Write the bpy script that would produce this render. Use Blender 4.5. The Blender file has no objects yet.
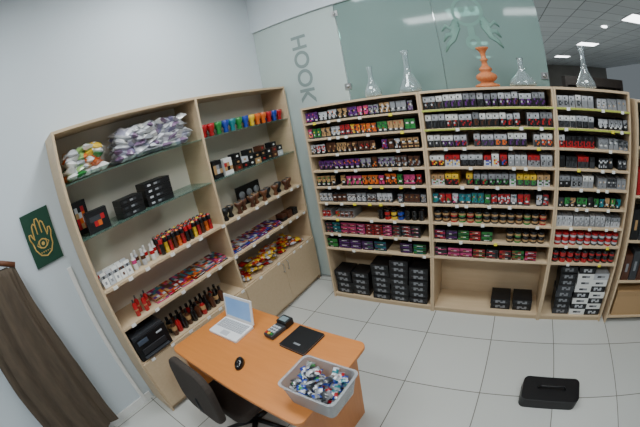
import bpy, math, random
from mathutils import Vector, Matrix
random.seed(11)
rnd=random.random
C=bpy.context.collection

# ---------------------------------------------------------------- materials
def srgb(r,g,b):
    f=lambda c:(c/255/12.92) if c/255<=.04045 else ((c/255+.055)/1.055)**2.4
    return (f(r),f(g),f(b),1)
def mat(name,col,rough=.5,metal=0,trans=0,ior=1.45,coat=0,noise=None,bump=0,nscale=8,stretch=None,alpha=1):
    m=bpy.data.materials.new(name); m.use_nodes=True; nt=m.node_tree; b=nt.nodes['Principled BSDF']
    b.inputs['Base Color'].default_value=col; b.inputs['Roughness'].default_value=rough; b.inputs['Metallic'].default_value=metal
    b.inputs['Transmission Weight'].default_value=trans; b.inputs['IOR'].default_value=ior; b.inputs['Coat Weight'].default_value=coat
    b.inputs['Alpha'].default_value=alpha
    if noise or bump:
        tc=nt.nodes.new('ShaderNodeTexCoord'); mp=nt.nodes.new('ShaderNodeMapping'); n=nt.nodes.new('ShaderNodeTexNoise')
        n.inputs['Scale'].default_value=nscale; n.inputs['Detail'].default_value=5
        if stretch: mp.inputs['Scale'].default_value=stretch
        nt.links.new(tc.outputs['Object'],mp.inputs[0]); nt.links.new(mp.outputs[0],n.inputs['Vector'])
        if noise:
            r=nt.nodes.new('ShaderNodeMix'); r.data_type='RGBA'; r.inputs[6].default_value=col; r.inputs[7].default_value=noise
            nt.links.new(n.outputs[0],r.inputs[0]); nt.links.new(r.outputs[2],b.inputs['Base Color'])
        if bump:
            bp=nt.nodes.new('ShaderNodeBump'); bp.inputs['Strength'].default_value=bump; bp.inputs['Distance'].default_value=.01
            nt.links.new(n.outputs[0],bp.inputs['Height']); nt.links.new(bp.outputs[0],b.inputs['Normal'])
    return m
def vcolmat(name,rough,metal=0,coat=0,trans=0):
    m=mat(name,(1,1,1,1),rough,metal,coat=coat,trans=trans); nt=m.node_tree
    a=nt.nodes.new('ShaderNodeAttribute'); a.attribute_name='Col'; nt.links.new(a.outputs['Color'],nt.nodes['Principled BSDF'].inputs['Base Color'])
    return m
M_V=vcolmat('printed_surface',.42); M_VG=vcolmat('glossy_plastic',.18,coat=.4); M_VM=vcolmat('foil_wrap',.28,metal=.08,coat=.6)
M_BEECH=mat('light_birch_laminate',srgb(206,183,152),.45,noise=srgb(192,168,134),nscale=3,stretch=(1,12,12))
M_CREAM=mat('cream_backboard',srgb(222,213,200),.6,noise=srgb(214,205,190),nscale=3)
M_DESK=mat('beech_desktop',srgb(208,134,68),.4,noise=srgb(190,114,54),nscale=4,stretch=(1,10,1),coat=.1)
M_WALL=mat('painted_wall',srgb(206,215,221),.8,noise=srgb(200,209,215),nscale=2,bump=.03)
M_CEIL=mat('ceiling_paint',srgb(200,200,200),.85,noise=srgb(190,190,190),nscale=3)
M_METAL=mat('brushed_metal',srgb(190,190,190),.3,metal=1)
M_BLACK=mat('black_plastic',srgb(22,22,24),.35,noise=srgb(30,30,32),nscale=20)
M_WHITEP=mat('white_plastic',srgb(232,232,230),.35)
M_LIME=mat('lime_strip',srgb(172,184,76),.5)

def glassmat(name,col,tr,rough=.15):
    m=bpy.data.materials.new(name); m.use_nodes=True; nt=m.node_tree; nt.nodes.clear()
    o=nt.nodes.new('ShaderNodeOutputMaterial'); t=nt.nodes.new('ShaderNodeBsdfTransparent'); d=nt.nodes.new('ShaderNodeBsdfDiffuse'); g=nt.nodes.new('ShaderNodeBsdfGlossy')
    mx=nt.nodes.new('ShaderNodeMixShader'); m2=nt.nodes.new('ShaderNodeMixShader'); f=nt.nodes.new('ShaderNodeFresnel'); f.inputs[0].default_value=1.45
    t.inputs[0].default_value=(min(1,col[0]*1.1),min(1,col[1]*1.3),min(1,col[2]*1.25),1) if tr<.8 else (.86,.95,.92,1)
    d.inputs[0].default_value=col; g.inputs['Roughness'].default_value=rough
    n=nt.nodes.new('ShaderNodeTexNoise'); n.inputs['Scale'].default_value=1.2
    mr=nt.nodes.new('ShaderNodeMapRange'); mr.inputs[3].default_value=max(0,1-tr-.06); mr.inputs[4].default_value=min(1,1-tr+.06)
    tc=nt.nodes.new('ShaderNodeTexCoord'); nt.links.new(tc.outputs['Object'],n.inputs['Vector'])
    nt.links.new(n.outputs[0],mr.inputs[0]); nt.links.new(mr.outputs[0],mx.inputs[0])
    nt.links.new(t.outputs[0],mx.inputs[1]); nt.links.new(d.outputs[0],mx.inputs[2])
    nt.links.new(f.outputs[0],m2.inputs[0]); nt.links.new(mx.outputs[0],m2.inputs[1]); nt.links.new(g.outputs[0],m2.inputs[2])
    nt.links.new(m2.outputs[0],o.inputs[0]); return m
M_GFROST=glassmat('frosted_glass',srgb(198,211,208),.22,.35)
M_GTEAL=glassmat('tinted_glass',srgb(152,176,171),.42,.06)
M_GSHELF=glassmat('shelf_glass',srgb(170,215,195),.82,.03)
M_GCLEAR=mat('clear_glass',(.86,.92,.94,1),.02,trans=.9,ior=1.5,coat=.5)
M_GORANGE=mat('orange_glass',srgb(215,90,40),.12,trans=.3,ior=1.3,noise=srgb(235,175,120),nscale=60)

# ---------------------------------------------------------------- mesh builder
class MB:
    def __init__(s): s.v=[];s.f=[];s.c=[];s.sm=[];s.mi=[]
    def add(s,vs,fs,col,M=None,smooth=False,mi=0):
        o=len(s.v)
        for v in vs: s.v.append(tuple(M@Vector(v)) if M is not None else tuple(v))
        for i,f in enumerate(fs):
            s.f.append([o+j for j in f]); s.c.append(col[i] if isinstance(col,list) else col); s.sm.append(smooth); s.mi.append(mi)
    def box(s,x0,x1,y0,y1,z0,z1,col=(1,1,1,1),M=None,grid=None,mi=0):
        """grid: list of rows (bottom to top) of colours for the front (-y) face"""
        vs=[(x0,y0,z0),(x1,y0,z0),(x1,y1,z0),(x0,y1,z0),(x0,y0,z1),(x1,y0,z1),(x1,y1,z1),(x0,y1,z1)]
        fs=[(0,3,2,1),(4,5,6,7),(1,2,6,5),(2,3,7,6),(3,0,4,7)]
        if not grid: fs.append((0,1,5,4)); s.add(vs,fs,col,M,mi=mi); return
        s.add(vs,fs,col,M,mi=mi)
        R=len(grid)
        for r,row in enumerate(grid):
            n=len(row); za=z0+(z1-z0)*r/R; zb=z0+(z1-z0)*(r+1)/R
            for k,cc in enumerate(row):
                xa=x0+(x1-x0)*k/n; xb=x0+(x1-x0)*(k+1)/n
                s.add([(xa,y0,za),(xb,y0,za),(xb,y0,zb),(xa,y0,zb)],[(0,1,2,3)],cc,M,mi=mi)
    def lathe(s,x,y,z,prof,col,M=None,n=16,smooth=True,mi=0,cap=True):
        """prof: list of (r,z[,col])"""
        vs=[];fs=[];cs=[]
        for p in prof:
            for k in range(n):
                a=2*math.pi*k/n; vs.append((x+p[0]*math.cos(a),y+p[0]*math.sin(a),z+p[1]))
        for i in range(len(prof)-1):
            cc=prof[i][2] if len(prof[i])>2 else col
            for k in range(n):
                a=i*n+k;b=i*n+(k+1)%n; fs.append((a,b,b+n,a+n)); cs.append(cc)
        s.add(vs,fs,cs,M,smooth,mi)
        if cap:
            o=len(prof)-1
            s.add([vs[k] for k in range(n)],[tuple(reversed(range(n)))],prof[0][2] if len(prof[0])>2 else col,M,mi=mi)
            s.add([vs[o*n+k] for k in range(n)],[tuple(range(n))],prof[-1][2] if len(prof[-1])>2 else col,M,mi=mi)
    def pillow(s,M,sx,sy,sz,col,seam=None,n=6):
        """puffed sachet: flat rim, swollen middle"""
        ph=rnd()*6
        for sg in (1,-1):
            vs=[];fs=[];cs=[]
            for i in range(n+1):
                for j in range(n+1):
                    u=i/n*2-1;w=j/n*2-1
                    h=max(0,(1-abs(u)**2.4)*(1-abs(w)**2.4))**.6
                    h*=1+.25*math.sin(5*u+3*w+ph)
                    vs.append((u*sx/2,w*sy/2,sg*h*sz/2))
            for i in range(n):
                for j in range(n):
                    a=i*(n+1)+j; q=(a,a+n+1,a+n+2,a+1); fs.append(q if sg>0 else tuple(reversed(q)))
                    cs.append(seam if seam and (i in(0,n-1) or (1<i<4 and 1<j<4)) else col)
            s.add(vs,fs,cs,M,True)
    def tube(s,pts,r,col,M=None,n=8,mi=0):
        P=[Vector(p) for p in pts]; vs=[];fs=[]
        for i,p in enumerate(P):
            t=(P[min(i+1,len(P)-1)]-P[max(i-1,0)]).normalized(); u=t.orthogonal().normalized(); 
            if i and abs(t.dot(pu))<.99: u=(pu-t*t.dot(pu)).normalized()
            pu=u; w=t.cross(u); rr=r[i] if isinstance(r,(list,tuple)) else r
            for k in range(n):
                a=2*math.pi*k/n; vs.append(p+u*math.cos(a)*rr+w*math.sin(a)*rr)
        for i in range(len(P)-1):
            for k in range(n):
                a=i*n+k;b=i*n+(k+1)%n; fs.append((a,b,b+n,a+n))
        fs.append(tuple(reversed(range(n)))); fs.append(tuple((len(P)-1)*n+k for k in range(n)))
        s.add(vs,fs,col,M,True,mi)
    def settle(s,z):
        """rest the lowest vertex just on height z"""
        m=min(v[2] for v in s.v); s.v=[(v[0],v[1],v[2]-m+z+.0008) for v in s.v]
    def make(s,name,mats,parent=None,bevel=0,origin=None,rest=None):
        if rest is not None: s.settle(rest)
        me=bpy.data.meshes.new(name); 
        org=Vector(origin) if origin else Vector((0,0,0))
        if not origin and not parent and s.v:
            n=len(s.v); org=Vector((sum(v[0] for v in s.v)/n,sum(v[1] for v in s.v)/n,min(v[2] for v in s.v)))
        me.from_pydata([tuple(Vector(v)-org) for v in s.v],[],s.f); 
        ca=me.color_attributes.new('Col','BYTE_COLOR','CORNER'); buf=[]
        for f,c in zip(s.f,s.c): buf+=list(c)*len(f)
        ca.data.foreach_set('color',buf)
        if not isinstance(mats,list): mats=[mats]
        for m in mats: me.materials.append(m)
        me.polygons.foreach_set('use_smooth',s.sm); me.polygons.foreach_set('material_index',s.mi)
        me.update(); o=bpy.data.objects.new(name,me); o.location=org; C.objects.link(o)
        if parent: o.parent=parent
        if bevel:
            b=o.modifiers.new('b','BEVEL'); b.width=bevel; b.segments=2; b.limit_method='ANGLE'
        return o
def empty(name,loc=(0,0,0)):
    o=bpy.data.objects.new(name,None); o.location=loc; C.objects.link(o); return o
def T(x=0,y=0,z=0,rz=0,rx=0,ry=0,s=1):
    return Matrix.Translation((x,y,z))@Matrix.Rotation(rz,4,'Z')@Matrix.Rotation(ry,4,'Y')@Matrix.Rotation(rx,4,'X')@Matrix.Scale(s,4)
XW=-.75; XF=-.397
FB=Matrix.Identity(4)
FL=Matrix(((0,-1,0,XF),(1,0,0,0),(0,0,1,0),(0,0,0,1)))
def slab(name,x0,x1,y0,y1,z0,z1,m,parent=None,bevel=0):
    b=MB(); b.box(x0,x1,y0,y1,z0,z1); return b.make(name,m,parent,bevel)

# ---------------------------------------------------------------- room shell
def tilemat():
    m=bpy.data.materials.new('floor_tiles'); m.use_nodes=True; nt=m.node_tree; b=nt.nodes['Principled BSDF']
    g=nt.nodes.new('ShaderNodeNewGeometry'); mp=nt.nodes.new('ShaderNodeMapping'); mp.inputs['Location'].default_value=(-.56/.628+.0,.33/.628,0); mp.inputs['Scale'].default_value=(1/.628,1/.628,1)
    br=nt.nodes.new('ShaderNodeTexBrick'); br.offset=0; br.inputs['Scale'].default_value=1; br.inputs['Brick Width'].default_value=1; br.inputs['Row Height'].default_value=1
    br.inputs['Mortar Size'].default_value=.007; br.inputs['Mortar Smooth'].default_value=.2
    br.inputs['Color1'].default_value=srgb(204,205,200); br.inputs['Color2'].default_value=srgb(196,197,192); br.inputs['Mortar'].default_value=srgb(120,117,108)
    nt.links.new(g.outputs['Position'],mp.inputs[0]); nt.links.new(mp.outputs[0],br.inputs['Vector'])
    n=nt.nodes.new('ShaderNodeTexNoise'); n.inputs['Scale'].default_value=5; n.inputs['Detail'].default_value=6
    mx=nt.nodes.new('ShaderNodeMix'); mx.data_type='RGBA'; mx.blend_type='MULTIPLY'; mx.inputs[0].default_value=.18
    nt.links.new(br.outputs['Color'],mx.inputs[6]); nt.links.new(n.outputs[0],mx.inputs[7]); nt.links.new(mx.outputs[2],b.inputs['Base Color'])
    b.inputs['Roughness'].default_value=.2
    bp=nt.nodes.new('ShaderNodeBump'); bp.inputs['Strength'].default_value=.3; bp.inputs['Distance'].default_value=.003; bp.invert=True
    nt.links.new(br.outputs['Fac'],bp.inputs['Height']); nt.links.new(bp.outputs[0],b.inputs['Normal'])
    return m
slab('floor',-1,9,-7,16,-.1,0,tilemat())
slab('wall_left',-.95,XW,-7,.5,0,3.8,M_WALL)
slab('ceiling',-1,9,-7,.5,3.8,3.9,M_CEIL)
slab('wall_back',XW,4.2,.36,.5,3.16,3.8,M_WALL)
slab('baseboard_left',XW,XW+.012,-7,-2.19,0,.08,M_WHITEP)
def ceilgrid():
    m=mat('suspended_ceiling',srgb(205,207,208),.8); nt=m.node_tree; b=nt.nodes['Principled BSDF']
    g=nt.nodes.new('ShaderNodeNewGeometry'); br=nt.nodes.new('ShaderNodeTexBrick'); br.offset=0; br.inputs['Scale'].default_value=1; br.inputs['Brick Width'].default_value=.6; br.inputs['Row Height'].default_value=.6; br.inputs['Mortar Size'].default_value=.012
    br.inputs['Color1'].default_value=srgb(196,200,202); br.inputs['Color2'].default_value=srgb(188,192,195); br.inputs['Mortar'].default_value=srgb(120,122,124)
    nt.links.new(g.outputs['Position'],br.inputs['Vector']); nt.links.new(br.outputs['Color'],b.inputs['Base Color']); return m
slab('ceiling',-1,9,.5,16,3.5,3.6,ceilgrid())
slab('wall_hall',-1,9,15.9,16,0,3.5,mat('hall_wall',srgb(150,146,140),.8,noise=srgb(120,116,110),nscale=1))
slab('wall_hall_side',-1.1,-1,.5,16,0,3.5,M_WALL)

def pane(name,x0,x1,z0,z1,m):
    return slab(name,x0,x1,.39,.402,z0,z1,m)
W1=pane('window_1',-.745,.355,.021,3.159,M_GFROST)
W2=pane('window_2',.365,1.34,.021,3.159,M_GTEAL)
W3=pane('window_3',1.345,2.32,.021,3.159,M_GTEAL)
b=MB(); b.box(-.75,2.33,.375,.415,0,.02); b.make('trim_1',M_METAL)
def addto(o,par):
    bpy.context.view_layer.update(); o.parent=par; o.matrix_parent_inverse=par.matrix_world.inverted()
for i,(x,z) in enumerate([(2.28,2.2),(2.28,3.0),(.36,2.25),(.36,3.05)]):
    b=MB(); b.box(x-.035,x+.035,.378,.388,z-.03,z+.03,); b.lathe(0,0,0,[(.018,0),(.018,.012),(.01,.016)],(1,1,1,1),T(x,.378,z,rx=math.pi/2)); addto(b.make('clamp_%d'%i,M_METAL),W3 if x>1 else W1)
def textobj(name,body,size,M,m):
    cu=bpy.data.curves.new(name,'FONT'); cu.body=body; cu.size=size; cu.extrude=.0008; cu.align_x='CENTER'; cu.align_y='CENTER'; cu.offset=size*.02
    o=bpy.data.objects.new(name,cu); C.objects.link(o); o.matrix_world=M; 
    bpy.context.view_layer.update(); dg=bpy.context.evaluated_depsgraph_get(); me=bpy.data.meshes.new_from_object(o.evaluated_get(dg))
    n=bpy.data.objects.new(name,me); C.objects.link(n); n.matrix_world=M; bpy.data.objects.remove(o); me.materials.clear(); me.materials.append(m); return n
M_DECAL=mat('grey_window_film',srgb(120,135,133),.6,noise=srgb(130,145,143)); M_DECALG=mat('green_window_film',srgb(116,150,140),.6,noise=srgb(106,142,130))
addto(textobj('lettering','HOOK',.26,Matrix.Translation((-.12,.388,2.55))@Matrix.Rotation(math.pi/2,4,'X')@Matrix.Rotation(-math.pi/2,4,'Z')@Matrix.Diagonal((1,-1,1,1)),M_DECAL),W1)
def ring(b,cx,cy,r0,r1,col,M,n=28):
    vs=[];fs=[]
    for k in range(n):
        a=2*math.pi*k/n
        for r in (r0,r1): vs.append((cx+r*math.cos(a),cy+r*math.sin(a),0))
    for k in range(n): fs.append((2*k,2*k+1,(2*k+3)%(2*n),(2*k+2)%(2*n)))
    b.add(vs,fs,col,M)
b=MB(); Me=T(1.66,.386,2.80,rx=math.pi/2,s=1.0)
ring(b,0,.02,.12,.15,(1,1,1,1),Me); ring(b,-.05,.04,.0,.03,(1,1,1,1),Me); ring(b,.05,.04,.0,.03,(1,1,1,1),Me)
for sx in (-1,1):
    for k in range(3):
        b.tube([(sx*.12,-.06-.03*k,0),(sx*.18,-.14-.05*k,0),(sx*.23,-.10-.09*k,0),(sx*.27,-.15-.1*k,0)],[.03,.025,.018,.006],(1,1,1,1),Me@Matrix.Diagonal((1,1,.05,1)))
b.box(-.03,.03,-.22,-.13,0,.001,(1,1,1,1),Me); ring(b,0,-.28,.03,.07,(1,1,1,1),Me)
addto(b.make('emblem',M_DECALG),W3)

# ---------------------------------------------------------------- shelving units
XS=[0,1.15,2.274,3.006]; H=2.1
ZB=[2.1,1.945,1.787,1.63,1.47,1.309,1.145,.977,.808,.639]
DB=.35
for u in range(3):
    e=empty('shelving_unit',(XS[u],0,0)); b=MB(); x0=XS[u]; x1=XS[u+1]
    xa=x0+(0.0 if u==0 else .001); xb=x1-.001
    b.box(xa,xa+.018,0,DB,0,H); b.box(xb-.018,xb,0,DB,0,H)
    for z in ZB: b.box(xa+.018,xb-.018,.001,DB,z-.018 if z<2.1 else z-.02,z)
    b.box(xa+.018,xb-.018,.01,DB,.04,.058); b.box(xa+.018,xb-.018,.02,.036,0,.04)
    o=b.make('carcass',M_BEECH,bevel=.0015,origin=(x0,0,0)); o.parent=e; o.location=(0,0,0)
    b=MB(); b.box(xa+.018,xb-.018,DB-.006,DB-.001,.058,H-.02); o=b.make('back_panel',M_BEECH,origin=(x0,0,0)); o.parent=e; o.location=(0,0,0)
    if u>=1:
        b=MB()
        for z in ZB[1:3]: b.box(xa+.01,xb-.01,-.003,.0,z-.015,z-.001)
        o=b.make('price_rail',M_LIME,origin=(x0,0,0)); o.parent=e; o.location=(0,0,0)
    b=MB()
    for z in ZB[1:]:
        x=xa+.05+rnd()*.15
        while x<xb-.08:
            if rnd()<.6: b.box(x,x+.03,-.006,.0005,z-.024,z,srgb(240,240,235) if rnd()<.85 else srgb(235,220,60))
            x+=.08+rnd()*.16
    o=b.make('price_tags',M_V,origin=(x0,0,0)); o.parent=e; o.location=(0,0,0)
# left unit
HL=2.395; YN=-2.166; YM=-.893; YE=.345; DL=.348
e=empty('display_cabinet',(XF,YN,0))
def ch(b,name,m,bev=0.0015):
    o=b.make(name,m,bevel=bev,origin=(XF,YN,0)); o.parent=e; o.location=(0,0,0)
b=MB()
for y in (YN,YM-.011,YE-.022): b.box(y,y+.022,0,DL,0,HL,M=FL)
for (a,c) in ((YN+.022,YM-.011),(YM+.011,YE-.022)):
    for z in (HL,1.259,.932,.597): b.box(a,c,.001 if z!=.597 else 0,DL,z-.022,z,M=FL)
    b.box(a,c,.02,DL,.06,.08,M=FL); b.box(a,c,.03,.046,0,.06,M=FL)
ch(b,'carcass',M_BEECH)
b=MB(); b.box(YN+.022,YE-.022,DL-.006,DL-.001,.08,HL-.022,M=FL); ch(b,'back_panel',M_CREAM,0)
b=MB()
for (a,c) in ((YN+.022,YM-.011),(YM+.011,YE-.022)):
    for z in (2.029,1.646): b.box(a,c,.01,DL-.008,z-.008,z,M=FL)
ch(b,'glass_shelves',M_GSHELF,0)
b=MB()
for (a,c) in ((YN+.022,YM-.011),(YM+.011,YE-.022)):
    h=(a+c)/2
    b.box(a+.002-.01,h-.0015,-.018,-.001,.07,.585,M=FL); b.box(h+.0015,c-.002+.01,-.018,-.001,.07,.585,M=FL)
ch(b,'doors',M_BEECH)
b=MB()
for (a,c) in ((YN+.022,YM-.011),(YM+.011,YE-.022)):
    h=(a+c)/2
    for s in (-.04,.04): b.tube([(h+s,-.018,.46),(h+s,-.04,.46),(h+s,-.04,.56),(h+s,-.018,.56)],.004,(1,1,1,1),FL)
ch(b,'handles',M_METAL,0)
b=MB()
for z in (1.259,.932,.597):
    y=YN+.1
    while y<YE-.1:
        b.box(y,y+.04,-.0215 if z==.597 else -.003,-.0185 if z==.597 else .0,z-.026,z-.0,srgb(240,240,235),M=FL); y+=.12+rnd()*.18
ch(b,'price_tags',M_V,0)

# ---------------------------------------------------------------- product rows
BLK=srgb(20,20,22); WHT=srgb(222,222,218); GRY=srgb(130,132,136); RED=srgb(165,24,30); ORG=srgb(205,95,28); YEL=srgb(220,180,45)
GRN=srgb(40,120,55); BLU=srgb(32,60,150); PUR=srgb(88,36,110); PNK=srgb(190,62,115); BRN=srgb(78,44,28); TEA=srgb(28,115,125); LGR=srgb(182,184,188); DGR=srgb(52,54,58); TAN=srgb(170,135,92)
CRD=srgb(190,160,120)
def packs(name,F,x0,x1,z,yf,w,h,d,style,gap=.004,m=None,layers=1,runs=3,miss=.03):
    b=MB(); x=x0; k=0; cur=None
    nxt=0
    while x+w<=x1:
        if k>=nxt: cur=style(); nxt=k+max(1,runs+random.choice([-1,0,0,1])); hs=.86+.14*rnd()
        if rnd()>miss:
          for L in range(layers):
            jx=(rnd()-.5)*.003; jy=rnd()*.012; hh=h*(.985 if layers>1 else hs)
            b.box(x+jx,x+w+jx,yf+jy,yf+jy+d,z+L*h,z+L*h+hh,cur[0],F,grid=cur[1])
        x+=w+gap+(.005 if k+1>=nxt else 0); k+=1
    return b.make(name,m or M_V,rest=z)
def dk(c,f): return (c[0]*f,c[1]*f,c[2]*f,1)
def st_multi(pal,base=None,dens=.55):
    """label art: dark carton with irregular coloured print and a light caption strip"""
    def f():
        a=random.choice(pal); c=random.choice(pal); bs=base or dk(a,.4)
        g=[[bs]*4]
        for r in range(5):
            g.append([ (a if rnd()<dens else random.choice([bs,c,dk(a,.5)])) for _ in range(4)])
        cap=random.choice([1,2,4]); g[cap]=[bs,WHT if rnd()<.6 else TAN,random.choice([WHT,LGR,a]),bs]
        g.append([dk(a,.7)]*4)
        return (bs,g)
    return f
def st_topbot(top,bot,mid=None):
    def f():
        t=random.choice(top); bt=random.choice(bot); md=random.choice(mid or bot); m2=random.choice(mid or bot)
        return (dk(t,.8),[[bt]*4,[bt,md,m2,bt],[bt,LGR if rnd()<.3 else md,bt,m2],[bt,m2,md,bt],[dk(t,.7)]*4,[t,DGR,t,t],[t]*4])
    return f
def tins(name,F,x0,x1,z,yf,r,h,pal,lid,stack=1,depthrows=2,band=None):
    b=MB(); x=x0+r
    while x+r<=x1:
        c=random.choice(pal)
        for q in range(depthrows):
            for L in range(stack):
                z0=z+L*h
                b.lathe(x,yf+r+q*(2*r+.004),z0,[(r*.97,0,c),(r,h*.08,c),(r,h*.3,band or c),(r,h*.62,c),(r*1.02,h*.68,lid),(r*1.02,h*.93,lid),(r*.96,h*.985,lid)],c,F,n=14)
        x+=2*r+.006
    return b.make(name,M_VG,rest=z)
def cl(u,a=0.,bb=1.):
    x0=XS[u]+.026; x1=XS[u+1]-.026; return x0+(x1-x0)*a,x0+(x1-x0)*bb
x0,x1=cl(0)
packs('tobacco_pack_row',FB,x0,x1,ZB[1],.02,.044,.1,.2,st_multi([PNK,TAN,LGR,PUR,LGR,ORG,GRY],BLK),runs=2)
packs('tobacco_pack_row',FB,x0,x1,ZB[2],.02,.044,.1,.2,st_multi([PNK,YEL,RED,LGR,GRN,ORG,TAN],DGR),runs=2)
packs('tobacco_pack_row',FB,x0,x1,ZB[3],.02,.05,.105,.2,st_multi([RED,BRN,LGR,BRN,PUR,TAN],BLK,.4),runs=2)
packs('tobacco_pack_row',FB,x0,x1,ZB[4],.02,.05,.105,.2,st_multi([PUR,ORG,BRN,TAN,RED,GRY],BLK,.45),runs=2)
packs('tobacco_pack_row',FB,x0,x1,ZB[5],.02,.05,.105,.2,st_multi([RED,ORG,TAN,BRN,PNK,GRN],BLK,.4),runs=2)
packs('tobacco_pack_row',FB,x0,x1,ZB[6],.02,.046,.09,.2,st_multi([LGR,GRY,BRN,RED,GRY],DGR),runs=2)
xa,xb=cl(0,0,.36); packs('small_carton_row',FB,xa,xb,ZB[7],.02,.045,.08,.2,st_multi([WHT,RED,GRN,BRN],GRY),runs=2)
xa,xb=cl(0,.55,1); tins('tobacco_tin_row',FB,xa,xb,ZB[7],.02,.03,.045,[RED,GRN,BLU,YEL,BLK],BLK,2)
packs('tobacco_box_row',FB,x0,x1,ZB[8],.02,.085,.038,.2,st_multi([RED,GRN,PNK,TEA,DGR],BLK,.35),layers=3,runs=1)
packs('tobacco_box_row',FB,x0,x1,ZB[9],.02,.12,.05,.2,st_multi([TEA,DGR,RED,GRN,PUR],BLK,.3),layers=2,runs=1,gap=.01)
x0,x1=cl(1)
packs('tobacco_pack_row',FB,x0,x1,ZB[1],.02,.05,.115,.2,st_topbot([LGR,GRY,WHT],[BLK],[DGR,PUR,BRN,BLK]),runs=2)
packs('tobacco_pack_row',FB,x0,x1,ZB[2],.02,.05,.115,.2,st_topbot([LGR,GRY,WHT],[BLK],[DGR,RED,BRN,BLK]),runs=2)
packs('tobacco_pack_row',FB,x0,x1,ZB[3],.02,.05,.105,.2,st_topbot([WHT,LGR],[BLK,DGR],[RED,DGR,PUR,ORG]),runs=2)
xa,xb=cl(1,0,.62); packs('tobacco_pack_row',FB,xa,xb,ZB[4],.02,.06,.1,.2,st_topbot([WHT,RED,LGR],[LGR,BLK],[RED,BLU,DGR,YEL]),runs=2)
xa,xb=cl(1,.63,1); packs('tobacco_pack_row',FB,xa,xb,ZB[4],.02,.05,.1,.2,st_topbot([RED,LGR],[LGR,GRY],[GRY,DGR]),runs=2)
packs('tobacco_pack_row',FB,x0,x1,ZB[5],.02,.055,.1,.2,st_topbot([TAN,RED,WHT,YEL,GRY],[LGR,BLK,DGR],[RED,BLK,GRN]),runs=2)
packs('tobacco_pack_row',FB,x0,x1,ZB[6],.02,.05,.1,.2,st_multi([PNK,LGR,TEA,GRN,RED,GRY],DGR),runs=1)
tins('tobacco_tin_row',FB,x0,x1,ZB[7],.02,.034,.05,[BLK,RED,DGR,GRN,BRN],BLK,2,band=TAN)
xa,xb=cl(1,0,.6); packs('tobacco_box_row',FB,xa,xb,ZB[8],.02,.1,.045,.2,st_multi([GRN,RED,PUR,TEA,DGR],BLK,.35),layers=2,runs=1)
xa,xb=cl(1,.62,1); tins('tobacco_tin_row',FB,xa,xb,ZB[8],.02,.034,.05,[BLK,RED,GRN],BLK,2,band=TAN)
packs('tobacco_box_row',FB,x0,x1,ZB[9],.02,.11,.045,.2,st_multi([PNK,DGR,RED,GRN],BLK,.3),layers=2,runs=1,gap=.008)
for i in range(1,6):
    xa,xb=cl(2,0,.52); xc,xd=cl(2,.55,1)
    L=[None,([LGR,WHT],[DGR,GRY]),([LGR,WHT],[BLK,DGR]),([BLK,LGR],[RED,BLK]),([RED,BLK],[BLK,DGR]),([WHT,GRY],[BLK,GRY])][i]
    packs('tobacco_pack_row',FB,xa,xb,ZB[i],.02,.05,.1,.2,st_topbot(L[0],L[1]),runs=2)
    packs('tobacco_pack_row',FB,xc,xd,ZB[i],.02,.045,.09,.2,st_multi([LGR,GRY,GRY,DGR],GRY if i%2 else BLK),runs=2)
x0,x1=cl(2)
packs('tobacco_pack_row',FB,x0,x1,ZB[6],.02,.05,.09,.2,st_multi([GRN,BLK,TEA,DGR,TAN],BLK),runs=1)
packs('tobacco_pack_row',FB,x0,x1,ZB[7],.02,.05,.1,.2,st_topbot([LGR,GRY],[GRY,LGR],[LGR,GRY]),runs=2)
tins('tobacco_tin_row',FB,x0,x1,ZB[8],.02,.035,.055,[RED,RED,DGR],RED,2,band=LGR)
tins('tobacco_tin_row',FB,x0,x1,ZB[9],.02,.035,.055,[RED,BLK],BLK,2,band=RED)
def stacks(name,cols,zt=.0585,w=.2,h=.075,d=.2,pal=(BLK,),lab=WHT):
    b=MB()
    for (x,n,y) in cols:
        for k in range(n):
            c=random.choice(pal); jx=(rnd()-.5)*.012
            g=[[c]*8,[c,c,lab,DGR,lab,lab,DGR,c],[c,DGR,lab,lab,DGR,lab,c,c],[c]*8]
            if c in (WHT,CRD,LGR): g=[[c]*4,[c,DGR,GRY,c],[c]*4]
            b.box(x+jx,x+jx+w*.97,y+rnd()*.012,y+d,zt+k*h,zt+k*h+h*.97,c,grid=g)
    return b.make(name,M_V)
stacks('stacked_cartons',[(.04,4,.03),(.245,4,.03)],w=.2,h=.072,lab=GRY)
stacks('stacked_cartons',[(.49,6,.02),(.695,7,.02),(.9,6,.02)],w=.2,h=.07,lab=GRY)
stacks('stacked_cartons',[(1.75,2,.06),(1.98,2,.06)],w=.21,h=.062,lab=GRY)
stacks('stacked_cartons',[(2.42,8,.03)],w=.185,h=.066,pal=(BLK,BLK,DGR),lab=GRY)
stacks('stacked_cartons',[(2.615,8,.03),(2.79,7,.03)],w=.185,h=.066,pal=(BLK,WHT,LGR,WHT),lab=LGR)

# hookah vases on top of the units
def vase(name,x,y,z,prof,m,s=1,n=40,sub=True):
    b=MB(); b.lathe(0,0,0,[(r*s,h*s) for r,h in prof],(1,1,1,1),n=n,cap=False)
    o=b.make(name,m,origin=(0,0,0)); o.location=(x,y,z+.0008)
    so=o.modifiers.new('s','SOLIDIFY'); so.thickness=.005; so.offset=-1
    if sub: sb=o.modifiers.new('ss','SUBSURF'); sb.levels=1; sb.render_levels=1
    return o
flask=[(.0,0),(.07,.0),(.085,.012),(.088,.04),(.07,.085),(.04,.12),(.026,.15),(.022,.2),(.024,.24),(.032,.255),(.03,.27)]
bell=[(.0,0),(.085,.0),(.098,.015),(.09,.05),(.06,.1),(.034,.15),(.024,.2),(.022,.29),(.026,.32),(.038,.335),(.036,.35)]
vase('hookah_vase',.70,.17,H,[(r*.9,h*1.05) for r,h in flask],M_GCLEAR)
vase('hookah_vase',1.05,.17,H,bell,M_GCLEAR,1.08)
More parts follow.
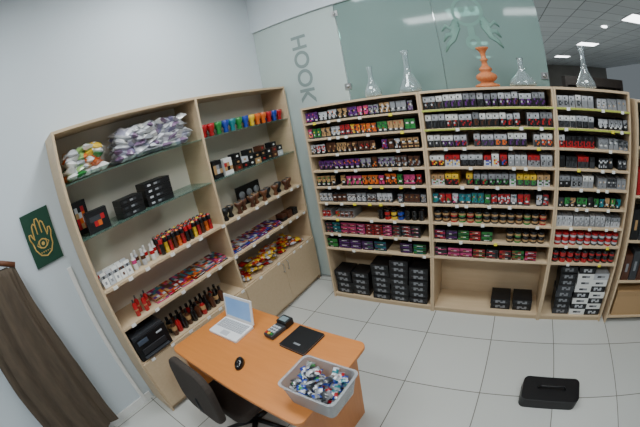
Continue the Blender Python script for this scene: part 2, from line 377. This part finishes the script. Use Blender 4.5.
orn=[(0,0),(.09,0),(.1,.008),(.1,.016),(.06,.03),(.05,.04),(.075,.055),(.088,.075),(.08,.095),(.055,.11),(.04,.118),(.052,.13),(.055,.142),(.04,.155),(.025,.17),(.022,.2),(.032,.208),(.032,.216),(.02,.225),(.02,.26),(.03,.28),(.05,.3),(.053,.31)]
vase('hookah_vase',1.73,.17,H,orn,M_GORANGE,1.08,sub=False)
vase('hookah_vase',2.04,.17,H,[(0,0),(.105,0),(.125,.012),(.12,.04),(.08,.08),(.04,.11),(.024,.15),(.022,.21),(.034,.235)],M_GCLEAR)
vase('hookah_vase',2.63,.17,H,bell,M_GCLEAR,1.0)

# ---------------------------------------------------------------- left unit contents
def bags(name,ya,yb,z,rows,pal,seam,sx=.15,sy=.1,sz=.055,taper=.01):
    b=MB()
    for L in range(rows):
        y=ya+.085+L*taper
        while y<yb-.08-L*taper:
            for d in (.1,.17,.24):
                c=random.choice(pal); sm=random.choice(seam)
                Mx=FL@T(y+(rnd()-.5)*.01,d+(rnd()-.5)*.01,z+.03+L*.038,rz=rnd()*3,rx=(rnd()-.5)*.8 if L else 0,ry=(rnd()-.5)*.8 if L else 0)
                b.pillow(Mx,sx,sy,sz,c,sm)
            y+=.065
    return b.make(name,M_VM,rest=z)
SLV=srgb(205,207,212)
bags('charcoal_sachet_pile',-2.14,-1.70,2.029,5,[ORG,srgb(130,165,95),TAN,LGR,WHT,srgb(160,180,130),SLV,YEL,WHT],[WHT,LGR,GRN,ORG],sx=.13,sy=.09)
bags('foil_sachet_pile',-1.705,-.91,2.029,6,[SLV,LGR,SLV,srgb(165,165,185),srgb(125,120,150),WHT],[LGR,SLV,GRY,srgb(120,95,125)])
def gbox(name,y,z,w,d,h,col,grid,rz=0,yf=.05,tilt=0):
    b=MB(); b.box(-w/2,w/2,0,d,0,h,col,FL@T(y,yf,z,rz=rz,rx=tilt),grid=grid); return b.make(name,M_V,rest=z)
K=BLK
gbox('picture_box',-2.055,1.646,.14,.06,.24,K,[[K]*5,[K,RED,TAN,RED,K],[K,RED,ORG,LGR,K],[K,TAN,LGR,ORG,K],[K,LGR,K,RED,K],[K]*5],.1,.20)
gbox('black_gift_box',-1.97,1.646,.18,.08,.15,K,[[K]*6,[K,K,RED,ORG,K,K],[K,DGR,DGR,DGR,RED,K],[K]*6],-.12,.05)
b=MB()
for k in range(3): b.box(-.1,.1,0,.16,k*.046,k*.046+.044,K,FL@T(-1.66,.05,1.646,rz=.05),grid=[[K]*7,[K,DGR,K,GRY,DGR,K,K],[K]*7])
b.make('stacked_gift_boxes',M_V,rest=1.646)
b=MB()
for k in range(4): b.box(-.12,.12,0,.18,k*.046,k*.046+.044,K,FL@T(-1.40,.06,1.646,rz=-.04),grid=[[K]*8,[K,LGR,K,GRY,DGR,K,K,K],[K]*8])
b.make('stacked_gift_boxes',M_V,rest=1.646)
b=MB()
for k in range(5): 
    for q in range(2):
        Mx=FL@T(-2.09+k*.055,.03+q*.07,1.26,rx=-.25); c=random.choice([WHT,LGR,WHT]); a=random.choice([RED,BRN,GRY])
        b.box(-.025,.025,0,.012,0,.11,c,Mx,grid=[[c]*3,[c,a,c],[c,WHT,c],[a,DGR,a],[c]*3])
b.make('white_sachet_display',M_V,rest=1.259)
b=MB()
for k in range(6):
    x=-1.80+k*.044; c=random.choice([WHT,srgb(225,205,208),LGR])
    b.lathe(x,.07+.04*(k%2),1.259,[(.019,0,c),(.021,.01,c),(.021,.05,random.choice([PNK,BRN,RED,TAN])),(.021,.08,c),(.009,.1,WHT),(.011,.105,WHT),(.011,.13,WHT)],c,FL,n=12)
b.make('lotion_bottles',M_VG,rest=1.259)
b=MB()
for k in range(13):
    for q in range(3):
        x=-1.53+k*.044; c=[BLK,RED,BRN,YEL,K,ORG,RED][(k*3+q)%7]
        b.lathe(x,.06+q*.05,1.259,[(.018,0,c),(.018,.045,dk(c,.6)),(.018,.09,BLK if c is not BLK else RED),(.018,.13,c),(.006,.14,c)],c,FL,n=10)
b.make('flavour_tube_display',M_VG,rest=1.259)
b=MB()
for k in range(4):
    c=RED; b.lathe(-1.95+k*.045,.06+(k%2)*.05,.932,[(.02,0,c),(.02,.05,TAN),(.02,.06,c),(.02,.1,c),(.008,.115,DGR),(.008,.14,DGR)],c,FL,n=12)
b.make('spray_cans',M_VG,rest=.932)
def flat(name,ys,z,pal,m=M_V,w=.12,d=.2,h=.012):
    b=MB()
    for y in ys:
        for q in range(3):
            cs=[[random.choice(pal) for _ in range(4)] for _ in range(5)]
            c=random.choice(pal); Mx=FL@T(y+(rnd()-.5)*.01,.04+q*.015,z+q*h+.0005,rz=(rnd()-.5)*.15)
            b.box(-w/2,w/2,0,d,0,h*.9,c,Mx)
            for i in range(4):
                for j in range(5):
                    xa=-w/2+w*i/4; ya=d*j/5; b.add([(xa,ya,h*.93),(xa+w/4,ya,h*.93),(xa+w/4,ya+d/5,h*.93),(xa,ya+d/5,h*.93)],[(0,1,2,3)],cs[j][i],Mx)
    return b.make(name,m,rest=z)
flat('rolling_paper_booklets',[-1.70,-1.56,-1.42,-1.28,-1.14,-1.0],.932,[ORG,TAN,PNK,PUR,RED,BRN,LGR,TEA,BRN])
b=MB()
for k in range(11):
  for q in range(2):
    y=-1.72+k*.058; c=[BRN,RED,K,BRN,K][(k+q*2)%5]
    b.lathe(y,.05+q*.075+(k%2)*.01,.597,[(.024,0,c),(.027,.01,c),(.027,.05,TAN if k%3==0 else c),(.027,.09,c),(.012,.115,BLK),(.014,.12,BLK),(.014,.15,BLK)],c,FL,n=12)
b.make('syrup_bottles',M_VG,rest=.597)
b=MB(); F=FL@T(-1.966,-.03,.597)
b.box(-.165,.165,.03,.32,0,.20,BLK,F); b.box(-.155,.155,.04,.30,.20,.225,DGR,F); b.box(-.13,.13,.0,.06,.02,.035,DGR,F); b.box(-.12,.12,.02,.03,.05,.1,srgb(45,45,48),F)
b.box(-.13,-.03,.024,.03,.14,.18,srgb(70,80,95),F); b.box(.06,.12,.024,.03,.15,.165,LGR,F); b.box(-.12,.12,.1,.29,.225,.23,srgb(35,35,38),F)
b.make('laser_printer',M_V,bevel=.008,rest=.598)
# bay 2
b=MB(); cols=[RED,RED,GRN,BLU,TEA,GRN,BLU,YEL,ORG,ORG,RED,BLU]
for k in range(13):
    y=-.82+k*.09; c=cols[k%12]
    for q in range(2):
        b.lathe(y,.08+q*.1,2.029,[(.02,0,c),(.027,.01,c),(.02,.035,c),(.038,.07,c),(.043,.11,c),(.038,.114,DGR),(.02,.08,DGR)],c,FL,n=16)
b.make('silicone_hookah_bowls',M_VG,rest=2.029)
gbox('picture_box',-.77,1.646,.1,.08,.16,K,[[K]*3,[TAN,LGR,TAN],[TAN,GRY,DGR],[K]*3])
gbox('picture_box',-.64,1.646,.1,.08,.15,WHT,[[WHT]*3,[TAN,K,TAN],[RED,TAN,WHT],[WHT]*3])
b=MB()
for k in range(8):
    for L in range(2 if k%2 else 3):
        y=-.5+k*.092; c=random.choice([K,BRN,LGR,TAN,K])
        b.box(-.04,.04,0,.09,L*.055,L*.055+.053,c,FL@T(y,.06,1.646,rz=(rnd()-.5)*.2),grid=[[c]*3,[c,random.choice([TAN,WHT,RED]),c],[c]*3])
b.make('accessory_boxes',M_V,rest=1.646)
b=MB(); b.box(-.17,.17,0,.02,0,.2,K,FL@T(-.32,.2,1.259))
for k in range(3): b.lathe(0,0,0,[(.038,0),(.038,.008),(.022,.012)],GRY,FL@T(-.43+k*.11,.198,1.37,rx=math.pi/2),n=20)
b.make('bowl_display_panel',M_V,rest=1.259)
b=MB()
for k in range(12):
    y=-.82+k*.092; c=random.choice([BRN,K,K,srgb(100,60,36)])
    b.lathe(y,.05+(k%2)*.03,1.259,[(.022,0,c),(.028,.01,c),(.016,.035,c),(.02,.05,c),(.038,.08,c),(.04,.11,TAN if k%3 else c),(.032,.11,DGR),(.012,.085,DGR)],c,FL,n=16)
b.make('clay_hookah_bowls',M_V,rest=1.259)
flat('flavour_cards',[-.8,-.67,-.54,-.41,-.28,-.15],.932,[PUR,BLU,BRN,LGR,RED,TAN,K],w=.115)
b=MB()
for k in range(3):
    for L in range(2): b.box(-.04,.04,0,.1,L*.04,L*.04+.038,random.choice([K,BRN,TAN]),FL@T(-.01+k*.1,.06,.932))
b.make('small_cartons',M_V,rest=.932)
b=MB()
for L in range(4):
  for k in range(26):
    y=-.80+.04*L+rnd()*(.98-.08*L); d=.06+rnd()*.19; c=random.choice([RED,ORG,YEL,TAN,RED,TAN,LGR,ORG])
    b.pillow(FL@T(y,d,.597+.02+L*.032,rz=rnd()*3,rx=(rnd()-.5)*.6 if L else 0,ry=(rnd()-.5)*.4 if L else 0),.09,.07,.035,c,random.choice([LGR,RED,YEL]),n=4)
b.make('candy_sachet_pile',M_VM,rest=.597)

# ---------------------------------------------------------------- wall picture and hanging garment
e=empty('framed_picture',(XW,-2.41,1.75)); W=T(XW,-2.41,1.75)@Matrix(((0,0,1,0),(1,0,0,0),(0,1,0,0),(0,0,0,1)))
def chp(b,name,m,e,bev=0):
    o=b.make(name,m,bevel=bev,origin=(0,0,0)); o.parent=e; o.matrix_parent_inverse=Matrix.Translation(e.location).inverted(); return o
DGN=srgb(18,58,42); GLD=srgb(196,160,84)
b=MB(); b.box(-.128,.128,-.2,.2,.001,.018,DGN,W); chp(b,'canvas',mat('green_canvas',DGN,.7,noise=srgb(24,70,52),nscale=60),e,.002)
b=MB(); z=.0185
def strip(pts,w,M): b.tube([(p[0],p[1],z) for p in pts],w,GLD,M@Matrix.Translation((0,0,z))@Matrix.Diagonal((1,1,.15,1))@Matrix.Translation((0,0,-z)),n=6)
strip([(-.085,-.02),(-.1,.02),(-.095,.05),(-.08,.05),(-.07,.02),(-.06,0),(-.055,.06),(-.05,.1),(-.035,.115),(-.022,.1),(-.02,.03),(-.018,.11),(-.01,.14),(.01,.14),(.018,.11),(.02,.03),(.022,.1),(.035,.115),(.05,.1),(.055,.06),(.06,0),(.07,.02),(.08,.05),(.095,.05),(.1,.02),(.085,-.02),(.08,-.07),(.05,-.12),(0,-.14),(-.05,-.12),(-.08,-.07),(-.085,-.02)],.006,W)
ring(b,0,-.045,.03,.038,GLD,W@T(0,0,z)); ring(b,0,-.045,0,.014,GLD,W@T(0,0,z)); strip([(-.055,-.045),(-.03,-.02),(0,-.012),(.03,-.02),(.055,-.045),(.03,-.07),(0,-.08),(-.03,-.07),(-.055,-.045)],.004,W)
for k in range(7): ring(b,-.06+.02*k,-.105,.0,.005,GLD,W@T(0,0,z))
chp(b,'hamsa_hand',M_V,e)
YR=-2.97
e=empty('hanging_robe',(XW+.1,YR,1.6))
M_CLOTH=mat('brown_grey_cloth',srgb(100,86,70),.9,noise=srgb(60,52,44),nscale=14,bump=.3,stretch=(2,2,.5))
b=MB(); NU,NV=72,30; vs=[];fs=[]
for j in range(NV+1):
    t=j/NV; zz=1.68-1.5*t; wd=.24+.07*min(1,t*1.8)
    for i in range(NU):
        a=2*math.pi*i/NU; fold=.03*math.sin(9*a+2*t)*min(1,.15+t*2)+.014*math.sin(17*a+5*t)
        vs.append((XW+.14+ (.05+.02*t+fold)*math.cos(a), YR+(wd+fold)*math.sin(a), zz+.05*(1-abs(math.sin(a)))*(1-t)+.02*math.sin(3*a)*t ))
for j in range(NV):
    for i in range(NU):
        a=j*NU+i;c=j*NU+(i+1)%NU; fs.append((a,a+NU,c+NU,c))
fs.append(tuple(range(NU))); b.add(vs,fs,(1,1,1,1),smooth=True); chp(b,'cloth',M_CLOTH,e)
b=MB(); X=XW+.14; b.tube([(X,YR-.27,1.685),(X,YR-.12,1.76),(X,YR,1.79),(X,YR+.12,1.76),(X,YR+.27,1.685)],.02,(1,1,1,1)); chp(b,'hanger',mat('brown_wood',srgb(112,68,40),.5,noise=srgb(84,48,28)),e)
b=MB(); b.tube([(XW+.001,YR,1.88),(XW+.1,YR,1.88),(X,YR,1.87),(X,YR,1.79)],.005,(1,1,1,1)); chp(b,'hook',M_METAL,e)
b=MB(); b.box(XW,XW+.02,-2.3,-2.26,.0,1.45); b.make('trim_cable_duct',M_WHITEP,bevel=.003)

# ---------------------------------------------------------------- desk
e=empty('office_desk',(.5,-1.65,0)); b=MB()
D=T(.49,-1.63,0,rz=-.05)
def rrect(w,d,r,n=6):
    P=[]
    for cx,cy,a0 in ((w/2-r,d/2-r,0),(-w/2+r,d/2-r,90),(-w/2+r,-d/2+r,180),(w/2-r,-d/2+r,270)):
        for k in range(n+1):
            a=math.radians(a0+90*k/n); P.append((cx+r*math.cos(a),cy+r*math.sin(a)))
    return P
def prism(b,P,z0,z1,M,col=(1,1,1,1)):
    n=len(P); b.add([(x,y,z0) for x,y in P]+[(x,y,z1) for x,y in P],[tuple(reversed(range(n))),tuple(range(n,2*n))]+[(i,(i+1)%n,n+(i+1)%n,n+i) for i in range(n)],col,M)
prism(b,rrect(1.17,.68,.05),.725,.75,D); chp(b,'top',M_DESK,e,.003)
b=MB()
b.box(-.54,-.52,-.3,.3,0,.725,M=D); b.box(.5,.52,-.3,.3,0,.725,M=D); b.box(-.52,.5,.2,.216,.3,.725,M=D); chp(b,'frame',M_DESK,e,.002)
e=empty('laptop',(.15,-1.55,.75)); L=T(.16,-1.555,.7508,rz=.0)
WL=srgb(232,232,232)
b=MB(); prism(b,rrect(.29,.19,.012),.0,.02,L,WL); chp(b,'base',M_VG,e,.003)
b=MB()
for r in range(5):
    for k in range(12): b.box(-.13+k*.0215,-.13+k*.0215+.018,-.02+r*.02,-.02+r*.02+.016,.02,.0225,srgb(170,172,176),L)
b.box(-.035,.035,-.08,-.035,.02,.0212,srgb(185,185,190),L); chp(b,'keyboard',M_V,e)
SL=L@T(0,.095,.02,rx=math.radians(-14))
b=MB(); b.box(-.145,.145,0,.01,0,.185,WL,SL); chp(b,'lid',M_VG,e,.003)
ms=mat('lit_screen',srgb(90,130,185),.3,noise=srgb(150,180,215),nscale=6); bs=ms.node_tree.nodes['Principled BSDF']; bs.inputs['Emission Color'].default_value=srgb(120,165,215); bs.inputs['Emission Strength'].default_value=.35
b=MB(); b.box(-.126,.126,-.0015,-.0005,.022,.166,(1,1,1,1),SL); chp(b,'screen',ms,e)
e=empty('payment_terminal',(.49,-1.40,.75)); P=T(.49,-1.40,.7508,rz=-.12)
b=MB(); b.box(-.042,.042,-.11,.03,0,.035,DGR,P); b.box(-.045,.045,.02,.1,0,.055,BLK,P); chp(b,'body',M_V,e,.008)
b=MB(); b.box(-.03,.03,.035,.08,.055,.057,srgb(120,135,140),P)
for r in range(4):
    for k in range(3): b.box(-.032+k*.023,-.014+k*.023,-.1+r*.025,-.083+r*.025,.035,.04,[RED,YEL,GRN][k] if r==0 else LGR,P)
chp(b,'keys',M_V,e)
b=MB(); P=T(.70,-1.44,.7508,rz=-.1)
b.box(-.1,.1,-.105,.105,0,.008,BLK,P); b.box(-.098,.098,-.103,.103,.008,.014,LGR,P); b.box(-.1,.1,-.105,.105,.014,.02,BLK,P); b.box(-.02,.03,-.06,-.045,.02,.0205,GRY,P)
b.make('leather_bill_folder',M_V,bevel=.003)
b=MB(); vs=[];fs=[]; n=16; 
for j in range(7):
    t=j/6*math.pi/2
    for i in range(n):
        a=2*math.pi*i/n; vs.append((.031*math.cos(a)*math.cos(t)**.5 if j<6 else 0,.055*math.sin(a)*(math.cos(t)**.5 if j<6 else 0),.036*math.sin(t)*(1+.12*math.sin(a))))
for j in range(6):
    for i in range(n): a=j*n+i;c=j*n+(i+1)%n; fs.append((a,c,c+n,a+n))
fs.append(tuple(reversed(range(n)))); P=T(.47,-1.79,.7508,rz=.5)
b.add(vs,fs,BLK,P,True); b.box(-.004,.004,.02,.04,.028,.036,GRY,P); b.make('computer_mouse',M_VG)
e=empty('plastic_tub',(1.0,-1.77,.75)); P=T(1.055,-1.78,.7508,rz=-.04)
b=MB()
o=rrect(.31,.24,.03); n=len(o)
def sc(P0,s): return [(x*s,y*s) for x,y in P0]
rings=[(sc(o,.86),0),(sc(o,1.0),.14),(sc(o,1.06),.142),(sc(o,1.06),.148),(sc(o,.97),.148),(sc(o,.84),.006)]
vs=[];fs=[]
for Pn,zz in rings: vs+=[(x,y,zz) for x,y in Pn]
for j in range(len(rings)-1):
    for i in range(n): a=j*n+i;c=j*n+(i+1)%n; fs.append((a,c,c+n,a+n))
fs.append(tuple(reversed(range(n)))); fs.append(tuple((len(rings)-1)*n+k for k in range(n)))
b.add(vs,fs,WHT,P); chp(b,'tub',mat('translucent_plastic',srgb(205,209,212),.2,trans=.6),e)
b=MB()
for k in range(190):
    c=random.choice([LGR,GRY,BLU,GRY,TEA,LGR,RED,GRN,DGR,WHT,GRY]); lz=rnd()
    b.pillow(P@T((rnd()-.5)*(.18+.07*lz),(rnd()-.5)*(.11+.08*lz),.025+lz*.125,rz=rnd()*3,rx=(rnd()-.5)*1.2,ry=(rnd()-.5)*.8),.045,.03,.014,c,random.choice([LGR,BLU,DGR,GRY]),n=4)
chp(b,'sachets',M_VM,e)
# office chair tucked at the front of the desk
e=empty('office_chair',(.36,-2.0,0)); P=T(.36,-1.82,0,rz=-.06)
M_FAB=mat('dark_brown_fabric',srgb(50,44,40),.9,noise=srgb(62,54,48),nscale=60,bump=.2)
b=MB(); prism(b,rrect(.46,.42,.08),.42,.49,P); chp(b,'seat',M_FAB,e,.02)
b=MB(); prism(b,rrect(.44,.42,.12),-.025,.025,P@T(0,-.275,.71,rx=math.radians(85))); chp(b,'backrest',M_FAB,e,.015)
b=MB(); b.tube([(0,-.12,.42),(0,-.28,.43),(0,-.31,.55),(0,-.295,.66)],.018,BLK,P); b.tube([(0,0,.42),(0,0,.09)],.025,BLK,P)
for k in range(5):
    a=k*2*math.pi/5+.3; b.tube([(0,0,.1),(.24*math.cos(a),.24*math.sin(a),.06)],[.025,.016],BLK,P)
    b.lathe(.24*math.cos(a),.24*math.sin(a),0,[(.012,0),(.025,.01),(.025,.04),(.012,.05)],BLK,P,n=12)
chp(b,'base',M_BLACK,e)
b=MB(); P=T(2.4,-.95,0.0005,rz=-.05)
prism(b,rrect(.5,.24,.05),0,.1,P,BLK); b.tube([(-.12,0,.1),(-.1,0,.13),(.1,0,.13),(.12,0,.1)],.008,BLK,P); b.make('black_bag',M_V,bevel=.02)

# display rack on far right
e=empty('accessory_display_rack',(3.4,.1,0)); b=MB()
for x in (3.06,3.9): b.box(x,x+.02,-.02,.35,0,2.05)
for z in (.08,.48,.88,1.28,1.68,2.05): b.box(3.08,3.9,-.02,.35,z-.02,z)
b.box(3.08,3.9,.33,.35,.08,2.03); chp(b,'frame',M_BEECH,e,.002)
for z,pal in ((.48,[BLK,DGR,BRN]),(.88,[BLK,DGR]),(1.28,[RED,BLK,BRN]),(1.68,[BLK,BRN,DGR])):
    b=MB(); x=3.1
    while x<3.8: 
        h=.18+rnd()*.12; c=random.choice(pal); b.box(x,x+.09,.0,.2,z,z+h,c,grid=[[c]*3,[c,random.choice([GRY,RED,TAN]),c],[c]*3]); x+=.1
    b.make('accessory_cartons',M_V,rest=z)
b=MB(); CD=srgb(176,142,100); b.box(3.12,3.6,.0,.3,.08,.36,CD); b.box(3.12,3.6,.12,.17,.36,.3615,srgb(205,180,135)); b.box(3.12,3.355,-.003,0,.30,.36,dk(CD,.9)); b.box(3.365,3.6,-.003,0,.30,.36,dk(CD,.9))
b.make('cardboard_box',M_V,bevel=.003,rest=.08)
M_KI=mat('kiosk_panel',srgb(70,60,54),.5,noise=srgb(50,44,40)); 
for (x,y,w,h,m) in ((4.5,9,2.5,2.3,M_KI),(1.5,13,2.5,2.6,M_KI),(7,6,1.6,2.5,M_KI)):
    b=MB(); b.box(x,x+w,y,y+.6,0,.9); b.box(x,x+.08,y,y+.6,.9,h); b.box(x+w-.08,x+w,y,y+.6,.9,h); b.box(x,x+w,y,y+.6,h,h+.3); b.box(x+.08,x+w-.08,y+.5,y+.55,.9,h)
    for z in (1.2,1.6,2.0): b.box(x+.08,x+w-.08,y+.2,y+.5,z,z+.02)
    b.make('shop_kiosk',m)

# ---------------------------------------------------------------- lights
M_LAMP=mat('lamp_diffuser',(1,1,1,1)); bl=M_LAMP.node_tree.nodes['Principled BSDF']; bl.inputs['Emission Color'].default_value=(.95,.98,1,1); bl.inputs['Emission Strength'].default_value=6
def lamp(x,y,z,w,d,en,col=(.92,.98,1)):
    b=MB(); b.box(x-w/2,x+w/2,y-d/2,y+d/2,z-.03,z-.001,mi=0); b.box(x-w/2-.02,x+w/2+.02,y-d/2-.02,y+d/2+.02,z-.02,z-.0005,mi=1); b.make('ceiling_light_panel',[M_LAMP,M_METAL])
    l=bpy.data.lights.new('ceiling_lamp','AREA'); l.shape='RECTANGLE'; l.size=w; l.size_y=d; l.energy=en; l.color=col
    o=bpy.data.objects.new('ceiling_lamp',l); o.location=(x,y,z-.05); C.objects.link(o)
for x,y,en in ((.5,-1.1,42),(2.4,-1.3,28),(.7,-3.6,40),(2.9,-3.6,30)): lamp(x,y,3.8,1.2,.6,en)
for x,y in ((1.5,3),(5,3),(1.5,7),(5,7),(1.5,11),(5,11)): lamp(x,y,3.5,.6,.6,48)
for x,y in ((3.4,1.6),(4.6,4.2)):
    b=MB(); b.lathe(x,y,3.47,[(.06,0),(.07,.005),(.07,.029)],(1,1,1,1),mi=0,n=20); b.make('downlight',[M_LAMP])
w=bpy.data.worlds.new('world'); bpy.context.scene.world=w; w.use_nodes=True; w.node_tree.nodes['Background'].inputs[0].default_value=(.8,.92,1,1); w.node_tree.nodes['Background'].inputs[1].default_value=.17

# ---------------------------------------------------------------- camera (wide action-camera lens)
cam=bpy.data.cameras.new('camera'); co=bpy.data.objects.new('camera',cam); C.objects.link(co)
R=Matrix(((0.8407,-0.0287,0.5408),(0.5134,0.3597,-0.7791),(-0.1722,0.9326,0.3171)))
q=R.to_quaternion(); q.normalize(); co.rotation_mode='QUATERNION'; co.rotation_quaternion=q; co.location=(1.789,-2.565,2.070)
cam.lens=9.5; cam.type='PANO'; cam.sensor_width=20.857; cam.clip_start=.01
bpy.context.scene.camera=co
